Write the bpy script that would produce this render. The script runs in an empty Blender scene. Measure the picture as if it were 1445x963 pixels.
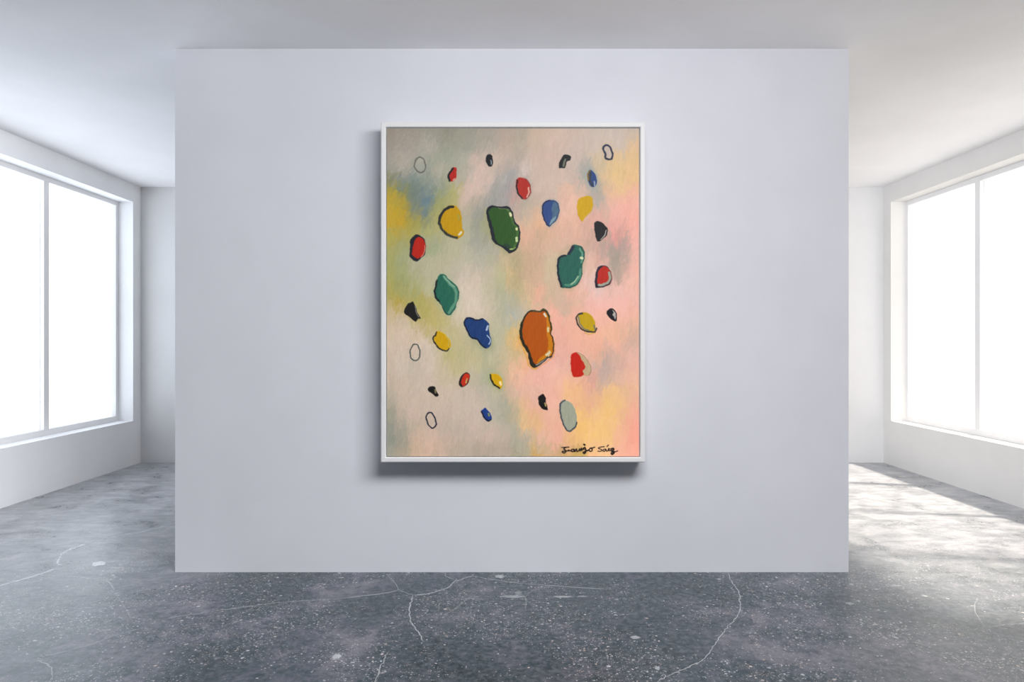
import bpy, math, random
import numpy as np

random.seed(7)
rng = np.random.default_rng(11)
C = bpy.context.scene.collection
SC = bpy.context.scene

# ------------------------------------------------------------------ layout
F = 1000.0            # focal length for a 1445 px wide frame
CX, CY = 722.5, 481.5
CAM_H = 1.59
ROOM_H = 3.60
HALF_W = 4.850        # side walls
D_PANEL = 4.871       # front face of the free-standing wall
D_BACK = 9.254
D_REAR = -4.6         # wall behind the camera
WIN_Z0, WIN_Z1 = 0.567, 3.372
WIN_FAR = 9.072
NEAR_L, NEAR_R = 4.4, 3.5

def S2L(c):
    c = np.asarray(c, dtype=float) / 255.0
    return np.where(c <= 0.04045, c / 12.92, ((c + 0.055) / 1.055) ** 2.4)

# ------------------------------------------------------------------ helpers
def tag(o, label=None, cat=None, kind=None, group=None):
    if label: o['label'] = label
    if cat: o['category'] = cat
    if kind: o['kind'] = kind
    if group: o['group'] = group
    return o

class MB:
    def __init__(s): s.v = []; s.f = []
    def box(s, x0, x1, y0, y1, z0, z1):
        b = len(s.v)
        s.v += [(x0,y0,z0),(x1,y0,z0),(x1,y1,z0),(x0,y1,z0),(x0,y0,z1),(x1,y0,z1),(x1,y1,z1),(x0,y1,z1)]
        s.f += [(b,b+3,b+2,b+1),(b+4,b+5,b+6,b+7),(b,b+1,b+5,b+4),(b+1,b+2,b+6,b+5),(b+2,b+3,b+7,b+6),(b+3,b,b+4,b+7)]
        return s
    def build(s, name, mat, parent=None, bevel=0):
        me = bpy.data.meshes.new(name)
        me.from_pydata(s.v, [], s.f); me.update()
        o = bpy.data.objects.new(name, me); C.objects.link(o)
        me.materials.append(mat)
        if parent: o.parent = parent
        if bevel:
            m = o.modifiers.new('bevel', 'BEVEL'); m.width = bevel; m.segments = 3; m.limit_method = 'ANGLE'
        return o

def empty(name, loc=(0,0,0)):
    o = bpy.data.objects.new(name, None); C.objects.link(o); o.location = loc
    return o

def new_mat(name):
    m = bpy.data.materials.new(name); m.use_nodes = True
    nt = m.node_tree
    return m, nt, nt.nodes['Principled BSDF'], nt.nodes['Material Output']

def noise(nt, scale, detail=4, rough=0.55, vec=None, dim='3D', dist=0):
    n = nt.nodes.new('ShaderNodeTexNoise'); n.inputs['Scale'].default_value = scale
    n.inputs['Detail'].default_value = detail; n.inputs['Roughness'].default_value = rough
    n.inputs['Distortion'].default_value = dist
    if vec: nt.links.new(vec, n.inputs['Vector'])
    return n

def ramp(nt, src, stops):
    r = nt.nodes.new('ShaderNodeValToRGB')
    els = r.color_ramp.elements
    while len(els) < len(stops): els.new(0.5)
    for e, (p, c) in zip(els, stops):
        e.position = p
        e.color = (c, c, c, 1) if not hasattr(c, '__len__') else (*c, 1)
    nt.links.new(src, r.inputs['Fac'])
    return r.outputs['Color']

def mix(nt, fac, a, b, mode='MIX'):
    n = nt.nodes.new('ShaderNodeMix'); n.data_type = 'RGBA'; n.blend_type = mode
    for sock, val in ((n.inputs[0], fac), (n.inputs[6], a), (n.inputs[7], b)):
        if isinstance(val, (int, float)): sock.default_value = val
        elif isinstance(val, tuple): sock.default_value = (*val, 1)
        else: nt.links.new(val, sock)
    return n.outputs[2]

def mathn(nt, op, a, b=None):
    n = nt.nodes.new('ShaderNodeMath'); n.operation = op
    for i, v in enumerate((a, b)):
        if v is None: continue
        if isinstance(v, (int, float)): n.inputs[i].default_value = v
        else: nt.links.new(v, n.inputs[i])
    return n.outputs[0]

# ------------------------------------------------------------------ materials
def plaster(name, col, rough=0.85, var=0.03):
    m, nt, bs, out = new_mat(name)
    geo = nt.nodes.new('ShaderNodeNewGeometry')
    n1 = noise(nt, 1.3, 5, 0.6, geo.outputs['Position'])
    hi = tuple(min(1, c * (1 + var)) for c in col); lo = tuple(c * (1 - var) for c in col)
    c = ramp(nt, n1.outputs['Fac'], [(0.3, lo), (0.7, hi)])
    nt.links.new(c, bs.inputs['Base Color'])
    bs.inputs['Roughness'].default_value = rough
    bs.inputs['Specular IOR Level'].default_value = 0.25
    n2 = noise(nt, 60, 3, 0.6, geo.outputs['Position'])
    b = nt.nodes.new('ShaderNodeBump'); b.inputs['Strength'].default_value = 0.04; b.inputs['Distance'].default_value = 0.002
    nt.links.new(n2.outputs['Fac'], b.inputs['Height']); nt.links.new(b.outputs['Normal'], bs.inputs['Normal'])
    return m

M_WALL = plaster('white_plaster_paint', (0.785, 0.787, 0.80))
M_WALL_L = plaster('white_plaster_cool_light', (0.87, 0.88, 0.90))  # white plaster with the left daylight's cool, brighter cast put into its colour
M_WALL_R = plaster('white_plaster_warm_light', (0.725, 0.715, 0.70))  # same white plaster, the sunlit side's warm cast put into its colour
M_WALL_B = plaster('far_wall_plaster_paint', (0.72, 0.72, 0.725))
M_REAR = plaster('rear_fill_absorber', (0.10, 0.105, 0.12))  # dark tone made up for the unseen wall, cuts fill on the partition
M_PANEL = plaster('partition_paint', (0.71, 0.72, 0.765))
M_CEIL = plaster('ceiling_paint', (0.87, 0.865, 0.88))
M_FRAME = plaster('window_frame_lacquer', (0.80, 0.80, 0.81), 0.5, 0.01)
M_PFRAME = plaster('picture_frame_lacquer', (0.86, 0.86, 0.855), 0.45, 0.01)
M_BACKING = plaster('grey_backing_board', (0.46, 0.465, 0.47), 0.8, 0.02)

m, nt, bs, out = new_mat('window_glass'); M_GLASS = m
nt.nodes.remove(bs)
tr = nt.nodes.new('ShaderNodeBsdfTransparent'); gl = nt.nodes.new('ShaderNodeBsdfGlossy'); gl.inputs['Roughness'].default_value = 0.02
fr = nt.nodes.new('ShaderNodeLayerWeight')
fac = mathn(nt, 'ADD', mathn(nt, 'MULTIPLY', mathn(nt, 'POWER', fr.outputs['Facing'], 5.0), 0.4), 0.02)
mx = nt.nodes.new('ShaderNodeMixShader')
nt.links.new(fac, mx.inputs[0]); nt.links.new(tr.outputs[0], mx.inputs[1]); nt.links.new(gl.outputs[0], mx.inputs[2])
nt.links.new(mx.outputs[0], out.inputs['Surface'])

# floor: worn slate-coloured concrete with pale aggregate
def floor_material():
    m, nt, bs, out = new_mat('polished_slate_concrete')
    geo = nt.nodes.new('ShaderNodeNewGeometry'); P = geo.outputs['Position']
    big = noise(nt, 0.85, 6, 0.62, P, dist=0.9)
    mid = noise(nt, 3.0, 6, 0.68, P, dist=0.4)
    fine = noise(nt, 26, 5, 0.7, P)
    mp0 = nt.nodes.new('ShaderNodeMapping'); nt.links.new(P, mp0.inputs['Vector']); mp0.inputs['Scale'].default_value = (1.0, 0.8, 1.0)
    mott = noise(nt, 13, 6, 0.72, mp0.outputs['Vector'], dist=0.3)
    tone = mathn(nt, 'ADD', mathn(nt, 'MULTIPLY', big.outputs['Fac'], 0.38), mathn(nt, 'MULTIPLY', mid.outputs['Fac'], 0.37))
    tone = mathn(nt, 'ADD', tone, mathn(nt, 'MULTIPLY', mott.outputs['Fac'], 0.25))
    base = ramp(nt, tone, [(0.44, FL_A), (0.49, FL_B), (0.535, FL_C), (0.60, FL_D)])
    base = mix(nt, mathn(nt, 'MULTIPLY', ramp(nt, fine.outputs['Fac'], [(0.42, 0.0), (0.72, 1.0)]), 0.55), base, (0.22, 0.23, 0.26))
    dark = noise(nt, 45, 3, 0.6, P)
    base = mix(nt, mathn(nt, 'MULTIPLY', ramp(nt, dark.outputs['Fac'], [(0.56, 0.0), (0.68, 1.0)]), 0.5), base, (0.012, 0.018, 0.026))
    # aggregate specks, patchy
    patch = ramp(nt, noise(nt, 1.6, 3, 0.6, P).outputs['Fac'], [(0.42, 0.06), (0.60, 1.0)])
    tint = noise(nt, 9, 2, 0.5, P)
    speck_col = ramp(nt, tint.outputs['Fac'], [(0.35, (0.62, 0.66, 0.72)), (0.55, (0.72, 0.66, 0.66)), (0.7, (0.72, 0.54, 0.42))])
    for scale, thr, prob, strength in ((46, 0.29, 0.50, 0.85), (23, 0.24, 0.27, 0.8), (95, 0.38, 0.62, 0.7)):
        vo = nt.nodes.new('ShaderNodeTexVoronoi'); vo.inputs['Scale'].default_value = scale
        mp = nt.nodes.new('ShaderNodeVectorMath'); mp.operation = 'ADD'
        wob = noise(nt, scale * 1.6, 2, 0.5, P)
        sc = nt.nodes.new('ShaderNodeVectorMath'); sc.operation = 'SCALE'; sc.inputs['Scale'].default_value = 0.5 / scale
        nt.links.new(wob.outputs['Color'], sc.inputs[0]); nt.links.new(P, mp.inputs[0]); nt.links.new(sc.outputs[0], mp.inputs[1])
        nt.links.new(mp.outputs[0], vo.inputs['Vector'])
        d = ramp(nt, vo.outputs['Distance'], [(thr * 0.75, 1.0), (thr, 0.0)])
        sep = nt.nodes.new('ShaderNodeSeparateColor'); nt.links.new(vo.outputs['Color'], sep.inputs[0])
        keep = mathn(nt, 'LESS_THAN', sep.outputs[0], mathn(nt, 'MULTIPLY', patch, prob))
        bright = mathn(nt, 'MULTIPLY', sep.outputs[1], strength)
        fac = mathn(nt, 'MULTIPLY', mathn(nt, 'MULTIPLY', d, keep), bright)
        base = mix(nt, fac, base, speck_col)
    # paler concrete tone towards the far left and right bays
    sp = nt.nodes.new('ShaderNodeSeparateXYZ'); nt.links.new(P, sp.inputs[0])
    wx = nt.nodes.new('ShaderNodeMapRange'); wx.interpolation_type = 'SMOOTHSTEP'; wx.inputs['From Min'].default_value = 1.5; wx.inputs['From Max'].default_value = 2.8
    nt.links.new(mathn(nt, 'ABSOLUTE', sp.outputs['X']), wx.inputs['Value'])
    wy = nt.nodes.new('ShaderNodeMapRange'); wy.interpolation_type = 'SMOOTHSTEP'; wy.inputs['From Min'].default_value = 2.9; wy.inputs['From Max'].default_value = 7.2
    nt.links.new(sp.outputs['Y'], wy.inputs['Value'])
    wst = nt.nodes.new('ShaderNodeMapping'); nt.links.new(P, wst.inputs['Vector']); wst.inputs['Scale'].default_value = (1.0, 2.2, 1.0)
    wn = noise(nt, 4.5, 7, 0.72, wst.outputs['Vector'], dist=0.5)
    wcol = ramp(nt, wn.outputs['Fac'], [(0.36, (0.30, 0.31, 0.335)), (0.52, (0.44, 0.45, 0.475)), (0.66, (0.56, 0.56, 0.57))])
    pale_mask = mathn(nt, 'MULTIPLY', mathn(nt, 'MULTIPLY', wx.outputs[0], wy.outputs[0]), ramp(nt, mid.outputs['Fac'], [(0.36, 0.5), (0.56, 1.0)]))
    base = mix(nt, mathn(nt, 'MULTIPLY', pale_mask, 0.92), base, wcol)
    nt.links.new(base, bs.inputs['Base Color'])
    rg = ramp(nt, mid.outputs['Fac'], [(0.35, 0.26), (0.65, 0.40)])
    nt.links.new(rg, bs.inputs['Roughness'])
    bs.inputs['Specular IOR Level'].default_value = 0.6
    b = nt.nodes.new('ShaderNodeBump'); b.inputs['Strength'].default_value = 0.12; b.inputs['Distance'].default_value = 0.003
    nt.links.new(fine.outputs['Fac'], b.inputs['Height']); nt.links.new(b.outputs['Normal'], bs.inputs['Normal'])
    return m
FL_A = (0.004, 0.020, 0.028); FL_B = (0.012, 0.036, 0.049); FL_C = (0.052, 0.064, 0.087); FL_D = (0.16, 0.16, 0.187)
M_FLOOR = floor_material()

def crack_material():
    m, nt, bs, out = new_mat('pale_crack_filler')
    geo = nt.nodes.new('ShaderNodeNewGeometry')
    at = nt.nodes.new('ShaderNodeAttribute'); at.attribute_name = 'cover'
    n = noise(nt, 14, 4, 0.7, geo.outputs['Position'])
    n2 = noise(nt, 70, 3, 0.7, geo.outputs['Position'])
    a = mathn(nt, 'MULTIPLY', at.outputs['Fac'], ramp(nt, n.outputs['Fac'], [(0.3, 0.6), (0.55, 1.0)]))
    a = mathn(nt, 'MULTIPLY', a, ramp(nt, n2.outputs['Fac'], [(0.3, 0.65), (0.5, 1.0)]))
    bs.inputs['Base Color'].default_value = (0.60, 0.63, 0.66, 1); bs.inputs['Roughness'].default_value = 0.35
    tr = nt.nodes.new('ShaderNodeBsdfTransparent'); mx = nt.nodes.new('ShaderNodeMixShader')
    nt.links.new(a, mx.inputs[0]); nt.links.new(tr.outputs[0], mx.inputs[1]); nt.links.new(bs.outputs[0], mx.inputs[2])
    nt.links.new(mx.outputs[0], out.inputs['Surface'])
    return m
M_CRACK = crack_material()

# ------------------------------------------------------------------ floor (one mesh, the cracks are its surface pattern)
def catmull(pts, closed=False, n=6):
    P = np.asarray(pts, float)
    if closed: Q = np.vstack([P[-1], P, P[0], P[1]]); segs = len(P)
    else: Q = np.vstack([2*P[0]-P[1], P, 2*P[-1]-P[-2]]); segs = len(P) - 1
    out = []
    for i in range(segs):
        p0, p1, p2, p3 = Q[i], Q[i+1], Q[i+2], Q[i+3]
        for t in np.linspace(0, 1, n, endpoint=False):
            out.append(0.5*((2*p1)+(-p0+p2)*t+(2*p0-5*p1+4*p2-p3)*t*t+(-p0+3*p1-3*p2+p3)*t**3))
    if not closed: out.append(P[-1])
    return np.array(out)

def on_floor(px, py):
    d = CAM_H * F / (py - CY)
    return ((px - CX) * d / F, d)

SF = 1431.0 / 480.0
def crk(ox, pts): return [on_floor(ox + u / SF, 640 + v / SF) for u, v in pts]
CRACKS = [
 (0.008, .55, crk(0, [(0,370),(150,378),(310,392)])),
 (0.016, .75, crk(0, [(735,300),(600,330),(480,352)])),
 (0.022, 1.0, crk(0, [(370,380),(320,395),(265,420),(248,445),(243,465),(268,474)])),
 (0.016, 1.0, crk(0, [(268,474),(150,515),(0,558),(-200,620)])),
 (0.012, .3, crk(0, [(480,352),(420,366),(370,380)])),
 (0.010, .7, crk(0, [(160,512),(330,522),(450,540),(480,580)])),
 (0.006, .35, crk(0, [(480,580),(525,650),(545,690)])),
 (0.008, .75, crk(0, [(150,872),(200,890),(222,930),(210,963),(200,1000)])),
 (0.006, .5, crk(0, [(160,860),(330,820),(480,770),(620,730)])),
 (0.006, .45, crk(0, [(640,705),(850,672),(1000,652),(1160,630),(1431,612)])),
 (0.006, .6, crk(480, [(0,612),(150,594),(250,578)])),
 (0.006, .55, crk(480, [(190,503),(235,555),(250,578),(310,597)])),
 (0.008, .9, crk(480, [(310,597),(380,590),(455,565),(475,545),(520,527),(560,518)])),
 (0.006, .6, crk(480, [(560,518),(700,540),(850,555),(1150,575)])),
 (0.010, .95, crk(480, [(306,597),(292,650),(296,700),(325,750),(350,795)])),
 (0.007, .7, crk(480, [(440,503),(447,520),(480,532)])),
 (0.006, .6, crk(480, [(540,612),(490,650),(440,680)])),
 (0.006, .6, crk(480, [(778,665),(778,605),(740,575)])),
 (0.005, .5, crk(480, [(780,605),(800,585),(840,563)])),
 (0.009, .85, crk(480, [(205,830),(175,890),(150,963),(140,1000)])),
 (0.008, .9, crk(965, [(185,498),(200,540),(218,560),(235,600),(235,650),(225,685),(180,735),(130,805),(80,870),(40,892),(-40,925),(-100,955),(-130,985)])),
 (0.008, .45, crk(965, [(1240,600),(1225,660),(1270,740)])),
 (0.008, .5, crk(965, [(1290,735),(1350,722),(1431,715),(1520,700)])),
]
PATCHES = [(0,415,465,32,11,1.),(0,485,483,28,6,.5),(0,1415,857,20,13,.9),(480,670,518,24,8,.7),(480,735,603,60,6,.55),
           (480,750,590,14,12,.4),(480,935,604,42,5,.6),(480,1020,602,26,4,.4),(480,1240,775,22,7,.6),(480,1335,905,12,8,.7),
           (965,890,775,12,6,.6),(965,700,632,18,6,.5),(965,1010,600,14,5,.6),(0,70,590,60,30,.25),(965,895,558,20,5,.5)]
def make_floor():
    v = []; f = []; cov = []; mi = []
    x0, x1, y0, y1 = -HALF_W-0.3, HALF_W+0.3, D_REAR-0.3, D_BACK+0.3
    v += [(x0,y0,0),(x1,y0,0),(x1,y1,0),(x0,y1,0),(x0,y0,-.2),(x1,y0,-.2),(x1,y1,-.2),(x0,y1,-.2)]; cov += [0]*8
    f += [(0,1,2,3),(4,7,6,5),(0,4,5,1),(1,5,6,2),(2,6,7,3),(3,7,4,0)]; mi += [0]*6
    z = 0.0006
    rr = np.random.default_rng(5)
    for w, a, pts in CRACKS:
        L = catmull(pts, False, 8)
        L = L + rr.normal(0, 0.003, L.shape)
        n = len(L); T = np.gradient(L, axis=0); T /= np.linalg.norm(T, axis=1)[:,None] + 1e-9
        N = np.stack([-T[:,1], T[:,0]], 1)
        b = len(v)
        for i in range(n):
            ww = w * 0.75 * (0.7 + 0.6*rr.random())
            e = a * min(1, (i + 0.5)/3, (n - i - 0.5)/3)
            # perspective foreshortening makes lines across the view thin: widen along depth
            for k, s in enumerate((-1, 0, 1)):
                vx = N[i][0]/L[i][1] - L[i][0]*N[i][1]/L[i][1]**2; vy = CAM_H*N[i][1]/L[i][1]**2
                p = L[i] + N[i]*s*ww*(0.30 if L[i][0] < -2.2 else 0.19)/max(0.05, math.hypot(vx, vy))
                v.append((p[0], p[1], z)); cov.append(e if s == 0 else 0.0)
        for i in range(n-1):
            for k in range(2):
                q = b + i*3 + k
                f.append((q, q+3, q+4, q+1)); mi.append(1)
    for ox, u, vv, ru, rv, a in PATCHES:
        c = on_floor(ox+u/SF, 640+vv/SF); b = len(v)
        d = c[1]; rx = ru/SF*d/F; ry = rv/SF*d*d/(F*CAM_H)
        v.append((c[0], c[1], z)); cov.append(a)
        K = 18; rad = 0.75 + 0.5*rr.random(K)
        for ring, cc in ((0.75, a), (1.1, 0.0)):
            for k in range(K):
                t = 2*math.pi*k/K
                v.append((c[0]+rx*ring*rad[k]*math.cos(t), c[1]+ry*ring*rad[k]*math.sin(t), z)); cov.append(cc)
        for k in range(K):
            k2 = (k+1) % K
            f.append((b, b+1+k, b+1+k2)); f.append((b+1+k, b+1+K+k, b+1+K+k2, b+1+k2)); mi += [1, 1]
    me = bpy.data.meshes.new('floor'); me.from_pydata(v, [], f); me.update()
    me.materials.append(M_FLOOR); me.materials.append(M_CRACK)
    me.polygons.foreach_set('material_index', mi)
    at = me.attributes.new('cover', 'FLOAT', 'POINT'); at.data.foreach_set('value', cov)
    o = bpy.data.objects.new('floor', me); C.objects.link(o)
    tag(o, 'dark slate grey polished concrete floor with pale specks and cracks', 'floor', 'structure')
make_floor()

# ------------------------------------------------------------------ room shell
T = 0.32
o = MB().box(-HALF_W-T, HALF_W+T, D_REAR-T, D_BACK+T, ROOM_H, ROOM_H+0.25).build('ceiling', M_CEIL)
tag(o, 'smooth white painted ceiling running over the whole room', 'ceiling', 'structure')
o = MB().box(-HALF_W-T, HALF_W+T, D_BACK, D_BACK+T, 0, ROOM_H).build('wall_back', M_WALL_B)
tag(o, 'plain white far wall seen past both ends of the centre wall', 'wall', 'structure')
o = MB().box(-2.3155, 2.314, D_PANEL, D_PANEL+0.28, 0, ROOM_H).build('wall_center', M_PANEL)
tag(o, 'wide pale lavender grey partition wall carrying the large painting', 'wall', 'structure')

def side_wall(s, name, label, WIN_NEAR):
    a, b = (HALF_W, HALF_W+T) if s > 0 else (-HALF_W-T, -HALF_W)
    m = MB()
    v = []; f = []
    # grid of boxes around the opening, sharing faces
    m.box(a, b, D_REAR, D_BACK, 0, WIN_Z0)
    m.box(a, b, D_REAR, D_BACK, WIN_Z1, ROOM_H)
    m.box(a, b, WIN_FAR, D_BACK, WIN_Z0, WIN_Z1)
    m.box(a, b, D_REAR, WIN_NEAR, WIN_Z0, WIN_Z1)
    o = m.build(name, M_WALL_R if s > 0 else M_WALL_L); tag(o, label, 'wall', 'structure')
side_wall(-1, 'wall_left', 'white left wall around the wide window, cool daylight', NEAR_L)
side_wall(1, 'wall_right', 'white right wall around the wide window, bright warm daylight', NEAR_R)

tag(MB().box(-HALF_W-T, HALF_W+T, D_REAR-T, D_REAR, 0, ROOM_H).build('wall_rear', M_REAR), 'unseen wall behind the viewer, darkened to absorb fill light', 'wall', 'structure')

REVEAL, FW, FD = 0.19, 0.055, 0.07
def window_side(s, name, label, y_near, y_far, mull):
    w = empty(name, (s*(HALF_W+REVEAL), (y_near+y_far)/2, WIN_Z0)); tag(w, label, 'window', 'structure')
    inv = w.location.copy()
    def bx(m, x0, x1, y0, y1, z0, z1):
        xs = sorted((s*x0 - inv.x, s*x1 - inv.x))
        m.box(xs[0], xs[1], y0-inv.y, y1-inv.y, z0-inv.z, z1-inv.z)
    xa, xb = HALF_W+REVEAL, HALF_W+REVEAL+FD
    m = MB()
    bx(m, xa, xb, y_near, y_far, WIN_Z0, WIN_Z0+FW+0.01); bx(m, xa, xb, y_near, y_far, WIN_Z1-FW, WIN_Z1)
    bx(m, xa, xb, y_far-FW, y_far, WIN_Z0+FW+0.01, WIN_Z1-FW); bx(m, xa, xb, y_near, y_near+FW, WIN_Z0+FW+0.01, WIN_Z1-FW)
    m.build('window_frame', M_FRAME, w)
    for y in mull:
        m = MB(); bx(m, xa+0.004, xb-0.004, y-0.042, y+0.042, WIN_Z0+FW+0.01, WIN_Z1-FW); m.build('mullion', M_FRAME, w)
    ys = [y_near+FW] + [q for y in mull for q in (y-0.042, y+0.042)] + [y_far-FW]
    for i in range(0, len(ys), 2):
        m = MB(); xm = (xa+xb)/2+0.01
        bx(m, xm, xm+0.006, ys[i], ys[i+1], WIN_Z0+FW+0.01, WIN_Z1-FW); m.build('glass_pane', M_GLASS, w)
window_side(-1, 'window_1', 'wide white framed window in the left wall, glowing white', NEAR_L, WIN_FAR, [4.86, 6.27, 7.68])
window_side(1, 'window_2', 'wide white framed window in the right wall, letting sun in', NEAR_R, WIN_FAR, [4.86, 6.27, 7.68])

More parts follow.
